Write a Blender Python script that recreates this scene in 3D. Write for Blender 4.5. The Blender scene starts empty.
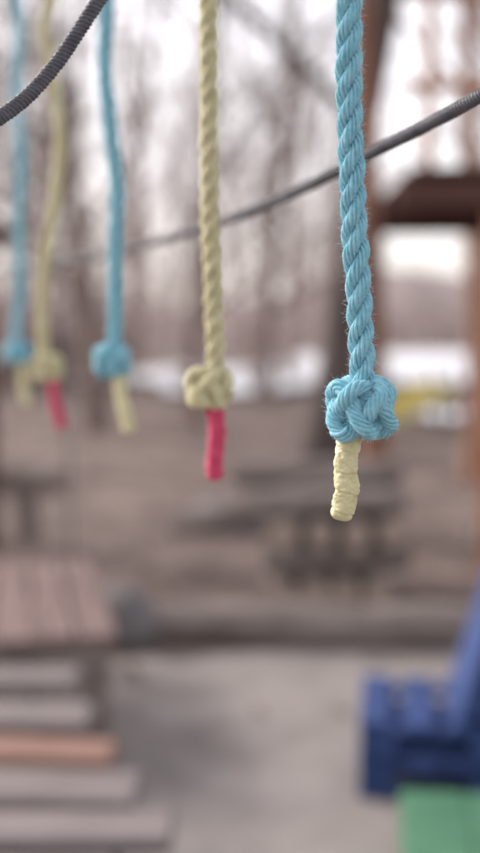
import bpy, math, random
import numpy as np
from mathutils import Vector, noise
random.seed(7); rng=np.random.default_rng(7)
sc=bpy.context.scene
sc.view_settings.view_transform='Standard'; sc.view_settings.look='None'; sc.view_settings.exposure=0

# ---------------------------------------------------------------- materials
def mat(name,c1,c2=None,scale=5,rough=.85,bump=0,bscale=None,detail=6,stretch=None,spec=.3,c3=None,sheen=0):
    m=bpy.data.materials.new(name); m.use_nodes=True
    nt=m.node_tree; b=nt.nodes['Principled BSDF']
    b.inputs['Roughness'].default_value=rough
    b.inputs['Specular IOR Level'].default_value=spec
    if sheen: b.inputs['Sheen Weight'].default_value=sheen
    tc=nt.nodes.new('ShaderNodeTexCoord'); mp=nt.nodes.new('ShaderNodeMapping')
    nt.links.new(tc.outputs['Object'],mp.inputs[0])
    if stretch: mp.inputs['Scale'].default_value=stretch
    n=nt.nodes.new('ShaderNodeTexNoise'); n.inputs['Scale'].default_value=scale; n.inputs['Detail'].default_value=detail
    n.inputs['Roughness'].default_value=.65
    nt.links.new(mp.outputs[0],n.inputs['Vector'])
    r=nt.nodes.new('ShaderNodeValToRGB')
    r.color_ramp.elements[0].position=.3; r.color_ramp.elements[1].position=.7
    r.color_ramp.elements[0].color=(*c1,1); r.color_ramp.elements[1].color=(*(c2 or c1),1)
    if c3:
        e=r.color_ramp.elements.new(.5); e.color=(*c3,1)
    nt.links.new(n.outputs['Fac'],r.inputs[0]); nt.links.new(r.outputs[0],b.inputs['Base Color'])
    if bump:
        n2=nt.nodes.new('ShaderNodeTexNoise'); n2.inputs['Scale'].default_value=bscale or scale*4; n2.inputs['Detail'].default_value=5
        nt.links.new(mp.outputs[0],n2.inputs['Vector'])
        bp=nt.nodes.new('ShaderNodeBump'); bp.inputs['Strength'].default_value=bump
        bp.inputs['Distance'].default_value=1.0/(bscale or scale*4)*.3
        nt.links.new(n2.outputs['Fac'],bp.inputs['Height']); nt.links.new(bp.outputs[0],b.inputs['Normal'])
    return m
M={}
M['blue']=mat('blue_rope_fibre',(.14,.40,.50),(.33,.61,.70),scale=190,rough=.85,bump=.8,bscale=1300,sheen=.1,spec=.15)
M['bluef']=mat('blue_rope_fuzz',(.40,.66,.76),(.55,.77,.84),scale=160,rough=.8)
M['yel']=mat('cream_rope_fibre',(.49,.455,.26),(.70,.655,.44),scale=150,rough=.85,bump=.6,bscale=1400,sheen=.1,spec=.15)
M['yelf']=mat('cream_rope_fuzz',(.65,.62,.43),(.75,.72,.52),scale=150)
M['ytape']=mat('yellow_tape',(.50,.465,.25),(.70,.66,.41),scale=110,rough=.5,bump=.6,bscale=380,spec=.35)
M['rtape']=mat('red_tape',(.46,.03,.09),(.59,.07,.15),scale=90,rough=.55,bump=.4,bscale=300)
M['steel']=mat('steel_wire',(.045,.045,.052),(.13,.13,.145),scale=60,rough=.6,spec=.3,bump=.2,bscale=900)
M['bark']=mat('grey_bark',(.13,.095,.084),(.27,.205,.18),scale=6,stretch=(1,1,.25),bump=.6,bscale=20)
M['barkd']=mat('dark_bark',(.06,.047,.045),(.14,.113,.105),scale=6,stretch=(1,1,.25),bump=.6,bscale=20)
M['barkr']=mat('red_pine_bark',(.18,.09,.06),(.34,.19,.135),scale=5,stretch=(1,1,.3),bump=.6,bscale=20)
M['barkf']=mat('hazed_bark',(.24,.185,.17),(.41,.325,.30),scale=3,stretch=(1,1,.3))  # far trees: distance haze painted in as a lighter bark colour
M['plank']=mat('weathered_plank',(.10,.085,.082),(.25,.213,.206),scale=9,stretch=(.25,3,3),bump=.4,bscale=30)
M['plankr']=mat('red_plank',(.16,.085,.065),(.28,.165,.13),scale=9,stretch=(.25,3,3),bump=.4,bscale=30)
M['deck']=mat('deck_board',(.12,.078,.072),(.245,.17,.155),scale=9,stretch=(3,.3,3),bump=.4,bscale=30)
M['darkw']=mat('dark_timber',(.055,.027,.022),(.13,.062,.05),scale=8,stretch=(.4,3,3),bump=.3)
M['orange']=mat('orange_timber',(.30,.12,.06),(.45,.22,.12),scale=8,stretch=(3,3,.4))
M['log']=mat('old_log',(.13,.105,.093),(.31,.26,.235),scale=8,stretch=(.4,2,2),bump=.6,bscale=25)
M['logend']=mat('log_end',(.30,.22,.18),(.42,.34,.28),scale=14)
M['navy']=mat('blue_paint',(.025,.048,.14),(.05,.082,.22),scale=7,rough=.75,bump=.2,bscale=60,spec=.2)
M['green']=mat('green_paint',(.045,.14,.08),(.09,.21,.125),scale=6,rough=.75,bump=.2,bscale=50,spec=.2)
M['yplastic']=mat('yellow_plastic',(.62,.52,.16),(.70,.60,.22),scale=4,rough=.4)
M['rock']=mat('rock',(.10,.09,.09),(.24,.22,.22),scale=7,bump=.6)
M['snow']=mat('snow',(.72,.73,.76),(.86,.86,.88),scale=.6,rough=.6)
M['leaf']=mat('dry_leaf',(.13,.08,.06),(.33,.225,.17),scale=3,c3=(.20,.15,.13))
M['ground']=mat('leaf_litter_ground',(.075,.053,.045),(.29,.22,.188),scale=1.3,detail=12,bump=.8,bscale=14,c3=(.17,.128,.112))
M['sand']=mat('grey_sand',(.19,.165,.153),(.38,.335,.315),scale=2.2,detail=12,bump=.6,bscale=40,c3=(.28,.248,.232))
M['hill']=mat('hazed_wooded_hill',(.17,.138,.132),(.37,.30,.285),scale=.2,detail=10)  # woods colour lightened to stand in for haze over the hill

# ---------------------------------------------------------------- mesh helpers
class MB:
    def __init__(s): s.v=[];s.f=[];s.m=[];s.n=0
    def add(s,v,f,mi=0):
        v=np.asarray(v,float); s.v.append(v)
        f=np.asarray(f)
        s.f.append((f+s.n)); s.m.append(np.full(len(f),mi)); s.n+=len(v)
    def mesh(s,name,mats,smooth=True):
        V=np.concatenate(s.v); me=bpy.data.meshes.new(name)
        faces=[]
        for f in s.f: faces+=f.tolist()
        me.from_pydata(V.tolist(),[],faces)
        for m in mats: me.materials.append(m)
        me.polygons.foreach_set('material_index',np.concatenate(s.m).astype(np.int32))
        if smooth: me.polygons.foreach_set('use_smooth',[True]*len(me.polygons))
        me.update(); return me
def obj(name,me,parent=None,loc=None,rot=None,scale=None):
    o=bpy.data.objects.new(name,me); sc.collection.objects.link(o)
    if parent: o.parent=parent
    if loc is not None:o.location=loc
    if rot is not None:o.rotation_euler=rot
    if scale is not None:o.scale=scale
    return o
def smooth_path(pts,step):
    P=np.array(pts,float); n=len(P)
    Q=np.vstack([2*P[0]-P[1],P,2*P[-1]-P[-2]]); out=[]
    for i in range(n-1):
        p0,p1,p2,p3=Q[i:i+4]; L=np.linalg.norm(p2-p1); k=max(4,int(L/step*1.5))
        for t in np.linspace(0,1,k,endpoint=False):
            out.append(.5*((2*p1)+(-p0+p2)*t+(2*p0-5*p1+4*p2-p3)*t*t+(-p0+3*p1-3*p2+p3)*t**3))
    out.append(P[-1]); return resample(np.array(out),step)
def resample(P,step):
    d=np.r_[0,np.cumsum(np.linalg.norm(np.diff(P,axis=0),axis=1))]
    k=max(3,int(d[-1]/step)); s=np.linspace(0,d[-1],k)
    return np.stack([np.interp(s,d,P[:,i]) for i in range(3)],1)
def frames(P):
    T=np.gradient(P,axis=0); T/=np.linalg.norm(T,axis=1)[:,None]+1e-12
    N=np.zeros_like(P); a=np.array([0,1,0.]) if abs(T[0][1])<.9 else np.array([1,0,0.])
    n=a-T[0]*a.dot(T[0]); n/=np.linalg.norm(n); N[0]=n
    for i in range(1,len(P)):
        n=n-T[i]*n.dot(T[i]); n/=np.linalg.norm(n); N[i]=n
    return T,N,np.cross(T,N)
def arc(P): return np.r_[0,np.cumsum(np.linalg.norm(np.diff(P,axis=0),axis=1))]
def helix(P,rad,pitch,ph):
    T,N,B=frames(P); a=2*np.pi*arc(P)/pitch+ph
    return P+rad*(np.cos(a)[:,None]*N+np.sin(a)[:,None]*B)
def sweep(mb,P,r,sides=6,mi=0,closed=False,caps=False):
    T,N,B=frames(P); n=len(P); r=np.broadcast_to(np.asarray(r,float),(n,))
    a=np.linspace(0,2*np.pi,sides,endpoint=False)
    V=P[:,None,:]+r[:,None,None]*(np.cos(a)[None,:,None]*N[:,None,:]+np.sin(a)[None,:,None]*B[:,None,:])
    i=np.arange(n-1)[:,None]*sides; j=np.arange(sides)[None,:]; k=(j+1)%sides
    F=np.stack([i+j,i+k,i+sides+k,i+sides+j],-1).reshape(-1,4)
    mb.add(V.reshape(-1,3),F,mi)
def strand(mb,P,rs,yarns,ysides,pitch,mi=0,jit=0.):
    sweep(mb,P,rs*.72,8,mi)
    yr=rs*.30*8/yarns
    for j in range(yarns):
        Y=helix(P,rs*.74,pitch,2*np.pi*j/yarns)
        k=len(Y)
        if jit:
            w=np.interp(np.arange(k),np.arange(0,k+12,6),rng.normal(0,jit,(len(np.arange(0,k+12,6)))))
            Y=Y+w[:,None]*(Y-P)/np.linalg.norm(Y-P,axis=1)[:,None]
        rr=yr*(1+rng.normal(0,.07))*(1+np.interp(np.arange(k),np.arange(0,k+10,5),rng.normal(0,.10,(len(np.arange(0,k+10,5))))))
        sweep(mb,Y,rr,ysides,mi)
def fuzz(mb,P,R,count,mi,L=(.002,.006),w=.00007):
    T,N,B=frames(P); 
    for _ in range(count):
        i=rng.integers(0,len(P)); a=rng.uniform(0,6.283); d=math.cos(a)*N[i]+math.sin(a)*B[i]
        p=P[i]+d*R*rng.uniform(.8,1.0); l=rng.uniform(*L)
        dr=d*rng.uniform(.2,.8)+T[i]*rng.normal(0,.9)+rng.normal(0,.35,3); dr/=np.linalg.norm(dr)
        c=rng.normal(0,.5,3)
        Q=np.array([p,p+dr*l*.5,p+dr*l*.9+c*l*.3]); sweep(mb,Q,[w,w*.9,w*.5],3,mi)

def knot_curve(c,R,zs,L=3,B=5,n=700,ph=0.,lat=.95,dep=.25):
    phi=np.linspace(0,2*np.pi*L,n); t=B*phi/L+ph
    la=lat*np.sin(t); rr=R*(1+dep*np.sin(2*t))
    P=np.stack([rr*np.cos(la)*np.cos(phi),rr*np.cos(la)*np.sin(phi),rr*np.sin(la)*zs],1)
    k=np.array([noise.noise_vector(Vector(p*75)+Vector((c[0]*50,3,1))) for p in P])
    return P+k*.0034+np.array(c)

def tape_tail(mb,pts,r0,mi,seed):
    P=smooth_path(pts,.0006); T,N,B=frames(P); s=arc(P); L=s[-1]; sides=52
    a=np.linspace(0,2*np.pi,sides,endpoint=False); V=[]
    for i in range(len(P)):
        for aa in a:
            ca,sa=math.cos(aa),math.sin(aa)
            fr=(s[i]/.0125+aa/6.2832+.22*math.sin(aa+seed)+.15*noise.noise(Vector((ca,sa,s[i]*60+seed))))%1.0
            # folds that run with the diagonal of the wrap
            fold=noise.noise(Vector((ca*1.6,sa*1.6,s[i]*300+aa*.9+seed*3)))
            d=(1+.12*fr-.05)+.12*noise.noise(Vector((ca*1.2,sa*1.2,s[i]*110+seed)))+.10*(1-abs(fold)*2.2)*.7+.06*noise.noise(Vector((ca*4,sa*4,s[i]*700+seed)))-.05
            e=L-s[i]
            cap=1 if e>.004 else math.sqrt(max(0,1-((.004-e)/.004)**2*.75))
            V.append(P[i]+r0*d*cap*(ca*N[i]+sa*B[i]))
    n=len(P); V.append(P[-1]-T[-1]*.0006)
    i=np.arange(n-1)[:,None]*sides; j=np.arange(sides)[None,:]; k=(j+1)%sides
    F=np.stack([i+j,i+k,i+sides+k,i+sides+j],-1).reshape(-1,4)
    mb.add(np.array(V),F,mi)
    nn=mb.n-1; base=mb.n-len(V)+(n-1)*sides
    mb.f.append(np.array([[base+q,base+(q+1)%sides,nn] for q in range(sides)])); mb.m.append(np.full(sides,mi))

def knotted_rope(pts,kc,tail,rmat,fmat,tmat,step,detail,kR=.0170,ph=0.,R=.0078,seed=0):
    root=bpy.data.objects.new('knotted_rope',None); sc.collection.objects.link(root)
    P=smooth_path(pts,step); mb=MB(); so=R*.57; rs=R*.53
    for k in range(3):
        S=helix(P,so,.049,2*np.pi*k/3)
        strand(mb,S,rs,8 if detail>1 else 6,6 if detail>1 else 4,-.040,0,jit=.00026)
    if detail: fuzz(mb,P,R,int(arc(P)[-1]*(11000 if detail>1 else 2500)),1)
    obj('twisted_rope',mb.mesh('twisted_rope',[rmat,fmat]),root)
    mb=MB(); C=knot_curve(kc,kR,.92,ph=ph,n=700 if detail>1 else 320)
    C=resample(C,step)
    strand(mb,C,.0049,8 if detail>1 else 6,6 if detail>1 else 4,-.030,0,jit=.00034)
    for zz,rr,tilt in ((.0125,.0085,.25),(-.0115,.0085,-.3)):
        a=np.linspace(0,2*np.pi*1.05,120)
        C2=np.stack([kc[0]+rr*np.cos(a),kc[1]+rr*np.sin(a),kc[2]+zz+tilt*rr*np.cos(a+ph)+.0015*np.sin(3*a)],1)
        strand(mb,resample(C2,step),.0043,8 if detail>1 else 6,6 if detail>1 else 4,-.030,0,jit=.0002)
    bm_v=[];seg=20
    for i in range(seg+1):
        th=math.pi*i/seg
        for j in range(24):
            p=2*math.pi*j/24; bm_v.append((kc[0]+.0145*math.sin(th)*math.cos(p),kc[1]+.0145*math.sin(th)*math.sin(p),kc[2]+.0125*math.cos(th)))
    i=np.arange(seg)[:,None]*24; j=np.arange(24)[None,:]; k=(j+1)%24
    mb.add(bm_v,np.stack([i+j,i+24+j,i+24+k,i+k],-1).reshape(-1,4),0)
    if detail: fuzz(mb,C,.005,int(4000 if detail>1 else 700),1,L=(.0015,.005))
    obj('wall_knot',mb.mesh('wall_knot',[rmat,fmat]),root)
    mb=MB(); tape_tail(mb,tail,.0074,0,seed); obj('taped_end',mb.mesh('taped_end',[tmat]),root)
    return root

# hanging ropes, in a row that recedes along the overhead line
knotted_rope([(.069,.70,2.15),(.066,.69,1.90),(.0655,.68,1.70),(.066,.68,1.64),(.0695,.68,1.57),(.073,.68,1.52),(.0757,.68,1.475),(.0752,.68,1.445)],
  (.0745,.68,1.4515),[(.071,.68,1.445),(.0680,.68,1.432),(.0655,.679,1.415),(.0665,.679,1.400),(.0625,.679,1.382)],M['blue'],M['bluef'],M['ytape'],.0015,2,seed=1,kR=.0168,R=.0076)
knotted_rope([(-.031,.97,2.15),(-.027,.955,1.85),(-.0265,.95,1.77),(-.026,.95,1.68),(-.0255,.95,1.60),(-.0225,.95,1.52),(-.0215,.95,1.47),(-.0235,.95,1.445)],
  (-.0272,.95,1.450),[(-.0245,.95,1.443),(-.0212,.95,1.430),(-.0200,.95,1.41),(-.0218,.95,1.39),(-.0222,.95,1.370)],M['yel'],M['yelf'],M['rtape'],.002,1,kR=.0150,ph=1.,seed=5,R=.0073)
knotted_rope([(-.150,1.27,2.15),(-.152,1.255,1.90),(-.147,1.25,1.86),(-.150,1.25,1.79),(-.144,1.25,1.72),(-.138,1.25,1.66),(-.1405,1.25,1.59),(-.1415,1.25,1.51),(-.1445,1.25,1.46)],
  (-.1455,1.25,1.466),[(-.1415,1.25,1.460),(-.1375,1.25,1.447),(-.134,1.25,1.42),(-.126,1.25,1.384)],M['blue'],M['bluef'],M['ytape'],.0028,0,kR=.0158,ph=2.,seed=9,R=.0078)
knotted_rope([(-.258,1.52,2.15),(-.250,1.50,1.95),(-.260,1.50,1.90),(-.250,1.50,1.84),(-.241,1.50,1.76),(-.248,1.50,1.68),(-.262,1.50,1.60),(-.268,1.50,1.53),(-.267,1.50,1.47),(-.262,1.50,1.445)],
  (-.262,1.50,1.450),[(-.259,1.50,1.445),(-.256,1.50,1.43),(-.252,1.50,1.40),(-.2427,1.50,1.366)],M['yel'],M['yelf'],M['rtape'],.0028,0,kR=.0158,ph=.5,seed=12,R=.0078)
knotted_rope([(-.366,1.82,2.15),(-.352,1.80,1.98),(-.358,1.80,1.88),(-.352,1.80,1.78),(-.358,1.80,1.67),(-.358,1.80,1.57),(-.366,1.80,1.49),(-.364,1.80,1.455)],
  (-.363,1.80,1.464),[(-.360,1.80,1.458),(-.357,1.80,1.44),(-.355,1.80,1.41),(-.350,1.80,1.378)],M['blue'],M['bluef'],M['ytape'],.0028,0,kR=.0160,ph=1.6,seed=15,R=.0078)

# ---------------------------------------------------------------- steel cables
def cable(pts,R=.0052,step=.0011,rib=.0030,starts=3):
    P=smooth_path(pts,step); mb=MB(); sweep(mb,P,R*.86,10)
    for k in range(starts):
        S=helix(P,R*.74,rib*starts,2*np.pi*k/starts); sweep(mb,S,R*.27,5)
    return obj('steel_cable',mb.mesh('steel_cable',[M['steel']]))
cable([(.36,.44,1.760),(.27,.58,1.706),(.160,.75,1.6555),(.0945,.88,1.6345),(.0537,1.0,1.6255),(-.0115,1.2,1.619),(-.1215,1.5,1.617),(-.276,1.9,1.620),(-.60,2.7,1.645),(-1.4,4.7,1.80),(-2.4,7.2,2.1)])
cable([(-.26,.60,1.555),(-.205,.66,1.592),(-.152,.71,1.634),(-.124,.735,1.668),(-.0935,.75,1.7175),(-.05,.77,1.79),(.00,.80,1.88),(.10,.85,2.08)])
cable([(.30,.02,2.20),(.069,.70,2.152),(-.031,.97,2.15),(-.150,1.27,2.15),(-.258,1.52,2.15),(-.366,1.82,2.15),(-.9,3.2,2.2),(-2.4,7.2,2.5)],step=.004,rib=.012)

# ---------------------------------------------------------------- box helper
def box(mb,c,s,rz=0,mi=0,bev=.006,rx=0,ry=0):
    import bmesh
    from mathutils import Euler,Matrix
    bm=bmesh.new(); bmesh.ops.create_cube(bm,size=1)
    bmesh.ops.scale(bm,vec=s,verts=bm.verts)
    b=min(bev,min(s)*.3); bmesh.ops.bevel(bm,geom=bm.edges[:],offset=b,segments=1,affect='EDGES')
    mtx=Matrix.Translation(c)@Euler((rx,ry,rz)).to_matrix().to_4x4(); bm.transform(mtx)
    bm.verts.ensure_lookup_table(); V=[v.co[:] for v in bm.verts]
    base=mb.n; mb.v.append(np.array(V)); mb.n+=len(V)
    qs=[[base+v.index for v in f.verts] for f in bm.faces]
    class L(list):
        def tolist(s): return list(s)
    mb.f.append(L(qs)); mb.m.append(np.full(len(qs),mi)); bm.free()
def log_between(mb,a,b,r,mi=0,endmi=1,seed=0,sides=14):
    a=np.array(a,float);b=np.array(b,float); P=np.linspace(a,b,14)
    for i in range(14): P[i]+=np.array(noise.noise_vector(Vector((i*.3,seed,2))))*r*.3
    rr=[r*(1+.2*noise.noise(Vector((i*.4,seed,9)))) for i in range(14)]
    sweep(mb,P,rr,sides,mi)
    d=(b-a)/np.linalg.norm(b-a)
    for q,e,sg in ((0,a,-1),(13,b,1)):
        Q=np.array([P[q],P[q]+d*sg*.004]); sweep(mb,Q,[rr[q]*.999,.0005],sides,endmi)

# ---------------------------------------------------------------- ground
n=140
xs=np.sign(np.linspace(-1,1,n))*np.abs(np.linspace(-1,1,n))**3*600; ys=xs+5
V=[]
for y in ys:
    for x in xs:
        d=math.hypot(x,y-4); z=0
        if d>6: z=min(1,(d-6)/10)*.14*noise.noise(Vector((x*.25,y*.25,0)))
        V.append((x,y,z))
mb=MB(); i=np.arange(n-1)[:,None]*n; j=np.arange(n-1)[None,:]
mb.add(V,np.stack([i+j,i+j+1,i+n+j+1,i+n+j],-1).reshape(-1,4)); obj('ground',mb.mesh('ground',[M['ground']]))
def blob(name,cx,cy,rx,ry,z,m,seed,k=80,amp=.2,dome=0):
    mb=MB(); V=[];rings=8
    for q in range(rings+1):
        f=q/rings
        for t in range(k):
            a=2*math.pi*t/k; r=1+amp*noise.noise(Vector((math.cos(a)*1.7,math.sin(a)*1.7,seed)))+amp*.4*noise.noise(Vector((math.cos(a)*7,math.sin(a)*7,seed)))
            V.append((cx+rx*r*f*math.cos(a),cy+ry*r*f*math.sin(a),z+dome*(1-f*f)))
    i=np.arange(rings)[:,None]*k; j=np.arange(k)[None,:]; kk=(j+1)%k
    mb.add(V,np.stack([i+j,i+k+j,i+k+kk,i+kk],-1).reshape(-1,4)); return obj(name,mb.mesh(name,[m]))
blob('sand_path',.25,2.3,3.0,2.75,.004,M['sand'],3)
blob('snow_patch',12,44,13,20.5,.18,M['snow'],5,dome=.35,amp=.5)
blob('snow_patch',-.8,34,3.6,8,.15,M['snow'],21,dome=.14,amp=.6)
blob('snow_patch',-19,55,10,10,.16,M['snow'],8,dome=.2,amp=.5)
blob('snow_patch',4.2,18.5,1.6,1.1,.10,M['snow'],11,dome=.08,amp=.5)
# leaf litter
mb=MB(); V=[];F=[]
for q in range(9000):
    x=rng.uniform(-6,7); y=rng.uniform(3,20)
    if y<5.0 and rng.random()<.93: continue
    s=rng.uniform(.03,.07); a=rng.uniform(0,6.28); b=len(V); tx,ty=rng.uniform(-.6,.6,2)
    ca,sa=math.cos(a)*s,math.sin(a)*s
    z=.02+rng.uniform(0,.03)+(.04 if y>9 else 0)
    for (u,v) in ((-1,0),(0,-.5),(1,0),(0,.5)):
        V.append((x+u*ca-v*sa,y+u*sa+v*ca,z+max(-.015,(u*tx+v*ty)*s*.6)))
    F.append((b,b+1,b+2,b+3))
mb.add(V,F); obj('leaf_litter',mb.mesh('leaf_litter',[M['leaf']],False))
# hill
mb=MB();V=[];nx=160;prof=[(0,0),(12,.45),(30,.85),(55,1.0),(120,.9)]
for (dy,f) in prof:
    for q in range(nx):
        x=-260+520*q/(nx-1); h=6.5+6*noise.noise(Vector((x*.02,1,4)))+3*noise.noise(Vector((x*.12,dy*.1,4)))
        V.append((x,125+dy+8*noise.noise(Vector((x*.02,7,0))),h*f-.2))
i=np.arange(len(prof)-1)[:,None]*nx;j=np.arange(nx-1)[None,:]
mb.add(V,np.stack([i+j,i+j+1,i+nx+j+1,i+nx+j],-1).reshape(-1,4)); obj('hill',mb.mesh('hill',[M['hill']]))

# ---------------------------------------------------------------- bare trees
def tree_mesh(name,seed,h,r0,material,first=.25,counts=(14,6,4,3),thick=1.):
    r=np.random.default_rng(seed); mb=MB()
    def br(p,d,L,rad,lv):
        k=(10,5,4,3,2)[lv]; P=[p];dd=d.copy()
        for _ in range(k):
            dd=dd+r.normal(0,(.05,.16,.2,.25,.3)[lv],3)+np.array([0,0,.05 if lv else .0]); dd/=np.linalg.norm(dd); P.append(P[-1]+dd*L/k)
        P=np.array(P); t=np.linspace(0,1,k+1); rr=rad*(1-t*(.75 if lv==0 else .7))
        if lv==0: rr[0]*=1.35
        if lv>=3: rr=np.maximum(rr,.004*thick)
        sweep(mb,P,rr,(9,5,4,3,3)[lv])
        if lv>=len(counts): return
        for c in range(counts[lv]):
            f=(first+(1-first)*((c+r.random())/counts[lv])) if lv==0 else r.uniform(.2,1)
            q=f*k; i0=min(int(q),k-1); pp=P[i0]+(P[i0+1]-P[i0])*(q-i0)
            T=P[i0+1]-P[i0];T/=np.linalg.norm(T); a=r.normal(0,1,3);a-=T*a.dot(T);a/=np.linalg.norm(a)
            an=r.uniform(.5,1.1); d2=T*math.cos(an)+a*math.sin(an)
            br(pp,d2,L*r.uniform(.28,.5)*(1-.4*f if lv==0 else 1),rad*(1-.7*f)*r.uniform(.3,.52),lv+1)
    br(np.array([0,0,-.15]),np.array([0,0,1.]),h,r0,0)
    return mb.mesh(name,[material])
near=[tree_mesh('tree_a',1,12,.17,M['bark'],.16,(16,6,4,2),thick=1.2),tree_mesh('tree_b',2,10,.12,M['bark'],.14,(16,6,4,2),thick=1.2),tree_mesh('tree_c',3,13,.26,M['barkd'],.28,(13,6,4,2))]
red=tree_mesh('tree_r',4,11,.11,M['barkr'],.3,(14,5,4,2))
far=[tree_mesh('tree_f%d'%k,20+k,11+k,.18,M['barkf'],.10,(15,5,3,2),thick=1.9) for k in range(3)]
for (x,y,k,s,rz) in ((.95,12.5,2,1.0,.3),(-2.1,16,0,1,1),(-3.6,13,1,1,2),(4.3,17,0,.9,4),(-.7,17,1,1.1,5),(-5.2,18,2,.8,2.2),(.5,22,0,1,3.3),(-2.6,20,1,1.1,.2),(5.8,24,0,.8,5.2),(-6.2,25,0,1,4.4),(-2.9,9.5,1,.7,.9)):
    obj('bare_tree',near[k],None,(x,y,0),(0,0,rz),(s,s,s))
obj('bare_tree',red,None,(1.02,7.9,0),(0,-.035,0),(1,1,1)); obj('bare_tree',red,None,(2.32,10.8,0),(0,-.03,4),(1.0,1.0,1.1)); obj('bare_tree',red,None,(3.3,13.8,0),(0,.03,1),(1.0,1.0,1.1))
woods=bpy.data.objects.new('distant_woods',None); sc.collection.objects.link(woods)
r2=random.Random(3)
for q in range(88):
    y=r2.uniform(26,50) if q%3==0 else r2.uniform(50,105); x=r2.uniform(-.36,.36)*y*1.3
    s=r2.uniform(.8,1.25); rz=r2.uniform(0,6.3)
    if .150<x/y<.205 and q%4: continue      # trees left out on this bearing to let the bright sky glow through
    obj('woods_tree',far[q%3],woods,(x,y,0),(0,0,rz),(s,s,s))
def thicket(name,x0,x1,y0,y1,cnt,m,hh):
    mb=MB()
    for q in range(cnt):
        cx=rng.uniform(x0,x1); cy=rng.uniform(y0,y1); h=rng.uniform(*hh)
        for _ in range(14):
            a=rng.uniform(0,6.28); l=rng.uniform(.1,.5)*h
            e=np.array([cx+math.cos(a)*l,cy+math.sin(a)*l,h*rng.uniform(.5,1)])
            b0=np.array([cx,cy,0]); mid=(b0+e)/2+np.array([0,0,.15*h])
            sweep(mb,np.array([b0,mid,e]),[.012,.008,.003],3)
            for _ in range(3):
                sweep(mb,np.array([mid,(mid+e)/2+rng.normal(0,.08,3),e+rng.normal(0,.22,3)]),[.005,.004,.002],3)
    return obj(name,mb.mesh(name,[m]))
thicket('shrub_thicket',-16,-2.5,22,32,80,M['bark'],(.7,1.8))
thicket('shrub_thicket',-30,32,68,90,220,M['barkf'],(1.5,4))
thicket('shrub_thicket',-2,5,25,30,8,M['bark'],(.5,1.1))

# ---------------------------------------------------------------- wooden platform (left)
pl=bpy.data.objects.new('wooden_platform',None); sc.collection.objects.link(pl); pl.location=(-.42,3.72,0); pl.rotation_euler=(0,0,math.radians(12))
mb=MB()
for q in range(11): box(mb,(-.07-q*.142,.60,.45),(.126,1.25+rng.normal(0,.012),.035),mi=0,rx=rng.normal(0,.004),rz=rng.normal(0,.006))
obj('deck_boards',mb.mesh('deck',[M['deck']],False),pl)
mb=MB()
for y in (.06,1.14): box(mb,(-.78,y,.375),(1.5,.08,.11))
for x in (-.08,-.78,-1.46):
    for y in (.06,1.14): box(mb,(x,y,.16),(.10,.099,.318))
obj('joists_and_posts',mb.mesh('joists',[M['log']],False),pl)
mb=MB()
for x,y in ((-.12,.62),(-.80,.62)):
    sweep(mb,np.linspace((x,y,.46),(x-.02,y+.1,2.5),20),.006,6)
obj('handrail_hanger',mb.mesh('hanger',[M['steel']]),pl)
# plank bridge
br=bpy.data.objects.new('plank_bridge',None); sc.collection.objects.link(br)
for q,(x,y,m) in enumerate(((-.50,3.35,'plank'),(-.42,3.07,'plank'),(-.325,2.80,'plankr'),(-.24,2.56,'plank'),(-.145,2.33,'plank'),(-.06,2.10,'plank'),(.02,1.87,'plankr'))):
    mb=MB(); box(mb,(0,0,0),(.95,.160,.04),bev=.01)
    obj('plank',mb.mesh('plank',[M[m]],False),br,(x-.475,y,.40+rng.normal(0,.006)),(rng.normal(0,.04),rng.normal(0,.015),rng.normal(0,.03)-.03))
for off in (-.14,-.82):
    mb=MB(); sweep(mb,smooth_path([(-.62+off,3.72,.385),(-.42+off,3.07,.365),(-.145+off,2.33,.365),(.12+off,1.6,.37)],.03),.008,6)
    obj('support_cable',mb.mesh('support_cable',[M['steel']]),br)
# background timber on the left
bb=bpy.data.objects.new('rope_course_tower',None); sc.collection.objects.link(bb)
mb=MB()
box(mb,(-2.55,7.4,2.13),(1.9,.14,.2)); box(mb,(-2.75,7.4,2.95),(1.7,.12,.09))
for x in (-1.75,-3.4): box(mb,(x,7.53,1.7),(.13,.13,3.4))
for q in range(9): box(mb,(-1.75-q*.2,8.1,2.25),(.18,1.4,.035))
obj('frame',mb.mesh('frame',[M['darkw']],False),bb)
mb=MB(); log_between(mb,(-2.9,8.0,.42),(-1.22,7.6,.46),.085,seed=2)
log_between(mb,(-2.5,7.9,-.02),(-2.5,7.9,.36),.08,seed=4); log_between(mb,(-1.5,7.67,-.02),(-1.5,7.67,.39),.08,seed=5)
obj('log_bench',mb.mesh('log_bench',[M['log'],M['logend']]))

# log pile, lying log
mb=MB()
for q in range(4): log_between(mb,(.22+q*.17,5.75,.10),(.26+q*.17,6.5,.10),.085,seed=q)
for q in range(3): log_between(mb,(.12+.05*q,5.9+q*.22,.26),(.93-.06*q,5.93+q*.22,.27),.08,seed=q+10)
for q in range(4): log_between(mb,(.24+q*.19,5.70+.05*(q%2),.42),(.22+q*.19,6.5,.42),.078,seed=q+20)
for q in range(3): log_between(mb,(.00,5.86+q*.21,.57),(.90,5.90+q*.21,.58),.075,seed=q+30)
log_between(mb,(-.38,5.85,.44),(.88,6.0,.75),.06,seed=41); log_between(mb,(-.05,6.1,.71),(.86,6.1,.72),.065,seed=42)
obj('log_pile',mb.mesh('log_pile',[M['log'],M['logend']]))
mb=MB(); log_between(mb,(-.62,5.22,.10),(1.15,5.10,.10),.105,seed=50,sides=18); obj('fallen_log',mb.mesh('fallen_log',[M['log'],M['logend']]))
mb=MB(); log_between(mb,(1.20,5.12,.09),(3.2,5.3,.09),.095,seed=51,sides=18); obj('fallen_log',mb.mesh('fallen_log',[M['log'],M['logend']]))
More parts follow.
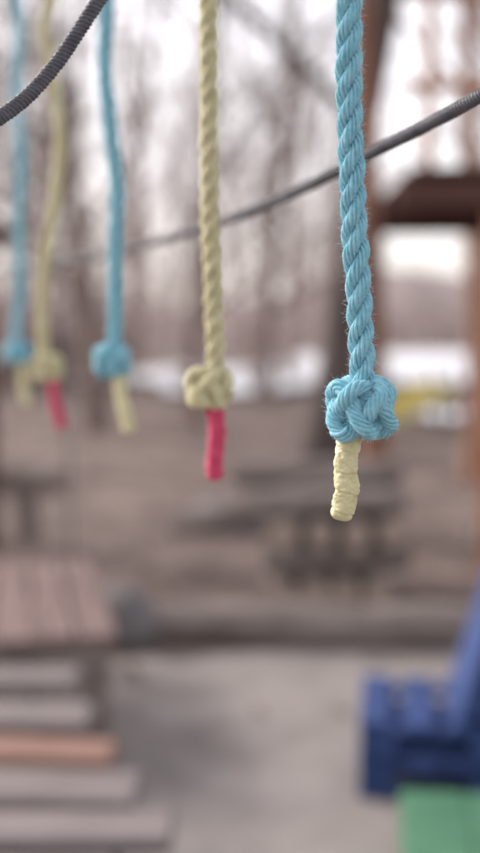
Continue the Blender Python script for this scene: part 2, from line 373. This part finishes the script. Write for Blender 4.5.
def boulder(name,c,s,seed):
    import bmesh
    bm=bmesh.new(); bmesh.ops.create_icosphere(bm,subdivisions=4,radius=1)
    for v in bm.verts:
        k=1+.25*noise.noise(v.co*1.3+Vector((seed,0,0)))+.08*noise.noise(v.co*4+Vector((seed,0,0)))
        v.co=Vector((v.co.x*s[0]*k,v.co.y*s[1]*k,v.co.z*s[2]*k))
    me=bpy.data.meshes.new(name); bm.to_mesh(me); bm.free(); me.materials.append(M['rock']); me.polygons.foreach_set('use_smooth',[True]*len(me.polygons))
    return obj(name,me,None,c)
boulder('boulder',(-.56,5.15,.1),(.16,.16,.2),2); boulder('boulder',(-.1,8.2,.08),(.3,.25,.18),5); boulder('boulder',(1.9,7.4,.1),(.3,.25,.22),8)

# ---------------------------------------------------------------- pallets
def pallet(mb,W,D,z,mi=0):
    for q in range(6): box(mb,(-W/2+.05+q*(W-.1)/5,0,z+.126),(.1,D,.022),mi=mi,bev=.004)
    for y in (-1,0,1):
        box(mb,(0,y*(D/2-.05),z+.105),(W-.004,.096,.018),mi=mi,bev=.003)
        for x in (-1,0,1): box(mb,(x*(W/2-.06),y*(D/2-.05),z+.0585),(.115,.094,.073),mi=mi,bev=.004)
        box(mb,(0,y*(D/2-.05),z+.011),(W,.098,.02),mi=mi,bev=.003)
ps=bpy.data.objects.new('pallet_armchair',None); sc.collection.objects.link(ps); ps.location=(.82,3.60,0); ps.rotation_euler=(0,0,math.radians(-8)); ps.scale=(1,1,.90)
mb=MB(); pallet(mb,.82,.50,.004); pallet(mb,.82,.50,.145); obj('seat',mb.mesh('seat',[M['navy']],False),ps)
mb=MB()
for q in range(5): box(mb,(0,-.19+q*.095,.30),(.022,.085,.60),bev=.004)
for z in (.08,.30,.52): box(mb,(.021,0,z),(.02,.48,.09),bev=.004)
for z in (.08,.52): 
    for y in (-.19,0,.19): box(mb,(.07,y,z),(.076,.09,.1),bev=.004)
for y in (-.19,0,.19): box(mb,(.12,y,.30),(.02,.09,.60),bev=.004)
obj('backrest',mb.mesh('backrest',[M['navy']],False),ps,(-.09,0,.289),(0,math.radians(15),0))
gp=bpy.data.objects.new('wooden_pallet',None); sc.collection.objects.link(gp); gp.location=(.90,2.74,0); gp.rotation_euler=(0,0,math.radians(-7))
mb=MB(); pallet(mb,.95,.70,.004); 
for q in range(5): box(mb,(-.38+q*.19,0,.144),(.180,.70,.010),bev=.003,rz=rng.normal(0,.008))
obj('pallet_boards',mb.mesh('pallet_boards',[M['green']],False),gp)

# ---------------------------------------------------------------- treehouse
th=bpy.data.objects.new('treehouse',None); sc.collection.objects.link(th)
mb=MB()
for q in range(13): box(mb,(1.00+q*.16,7.0,2.36),(.15,2.0,.035))
for y in (6.1,7.0,7.9): box(mb,(1.92,y,2.26),(2.1,.10,.16))
box(mb,(1.92,6.0,2.22),(2.15,.08,.12))
box(mb,(1.41,6.22,1.10),(.06,.06,2.2),mi=1); box(mb,(2.8,6.22,1.10),(.08,.08,2.2),mi=1); box(mb,(2.8,7.8,1.10),(.1,.1,2.2),mi=1); box(mb,(2.0,7.8,1.10),(.08,.08,2.2),mi=1)
for x in (1.02,1.5,2.1,2.8): box(mb,(x,6.06,2.86),(.055,.055,.95),mi=1)
box(mb,(1.92,6.03,3.30),(2.1,.05,.08),mi=1); box(mb,(1.92,6.03,2.80),(2.1,.03,.06),mi=1)
obj('deck_and_railing',mb.mesh('treehouse',[M['darkw'],M['orange']],False),th)

# ---------------------------------------------------------------- playground slide (yellow, far right)
sl=bpy.data.objects.new('playground_slide',None); sc.collection.objects.link(sl); sl.location=(2.45,16.0,0); sl.rotation_euler=(0,0,math.radians(25))
mb=MB()
path=smooth_path([(-.75,0,.16),(-.5,0,.17),(-.1,0,.30),(.35,0,.50),(.6,0,.54)],.05)
cs=[(-.3,.2),(-.27,.2),(-.25,.02),(.25,.02),(.27,.2),(.3,.2),(.28,-.02),(-.28,-.02)]
V=[(p[0],c[0],p[2]+c[1]) for p in path for c in cs]; k=len(cs); i=np.arange(len(path)-1)[:,None]*k; j=np.arange(k)[None,:]
mb.add(V,np.stack([i+j,i+(j+1)%k,i+k+(j+1)%k,i+k+j],-1).reshape(-1,4)); obj('chute',mb.mesh('chute',[M['yplastic']],False),sl)
mb=MB()
for y in (-.26,.26):
    sweep(mb,np.linspace((.80,y,-.05),(.60,y,.95),5),.025,8); sweep(mb,np.linspace((.45,y,-.05),(.5,y,.52),5),.02,8)
for q in range(3): f=.18+q*.2; sweep(mb,np.linspace((.80-.2*f,-.26,1.0*f-.05),(.80-.2*f,.26,1.0*f-.05),3),.018,8)
obj('ladder',mb.mesh('ladder',[M['steel']]),sl)

# ---------------------------------------------------------------- camera, light
cam=bpy.data.cameras.new('Camera'); co=bpy.data.objects.new('Camera',cam); sc.collection.objects.link(co); sc.camera=co
co.location=(0,0,1.5); co.rotation_euler=(math.radians(90-5.01),0,0)
cam.sensor_fit='VERTICAL'; cam.sensor_height=36; cam.lens=46.4; cam.clip_start=.02; cam.clip_end=2000
cam.dof.use_dof=True; cam.dof.focus_distance=.69; cam.dof.aperture_fstop=2.4; cam.dof.aperture_blades=0
EL,AZ=math.radians(32),math.radians(-55)
w=bpy.data.worlds.new('World'); sc.world=w; w.use_nodes=True; nt=w.node_tree; bg=nt.nodes['Background']
sky=nt.nodes.new('ShaderNodeTexSky'); sky.sky_type='NISHITA'; sky.sun_disc=False; sky.sun_elevation=EL; sky.sun_rotation=AZ; sky.air_density=1; sky.dust_density=3; sky.ozone_density=1
hs=nt.nodes.new('ShaderNodeHueSaturation'); hs.inputs['Saturation'].default_value=.22; hs.inputs['Value'].default_value=2.4; nt.links.new(sky.outputs[0],hs.inputs['Color'])
mx=nt.nodes.new('ShaderNodeMix'); mx.data_type='RGBA'; mx.blend_type='MULTIPLY'; mx.inputs[0].default_value=1; mx.inputs[7].default_value=(1.02,.97,.97,1)
nt.links.new(hs.outputs[0],mx.inputs[6]); nt.links.new(mx.outputs[2],bg.inputs['Color']); bg.inputs['Strength'].default_value=.15
sun=bpy.data.lights.new('Sun','SUN'); sun.energy=1.5; sun.angle=math.radians(18); sun.color=(1,.93,.86)
so=bpy.data.objects.new('Sun',sun); sc.collection.objects.link(so)
d=Vector((math.sin(AZ)*math.cos(EL),math.cos(AZ)*math.cos(EL),math.sin(EL))); so.rotation_euler=d.to_track_quat('Z','Y').to_euler()
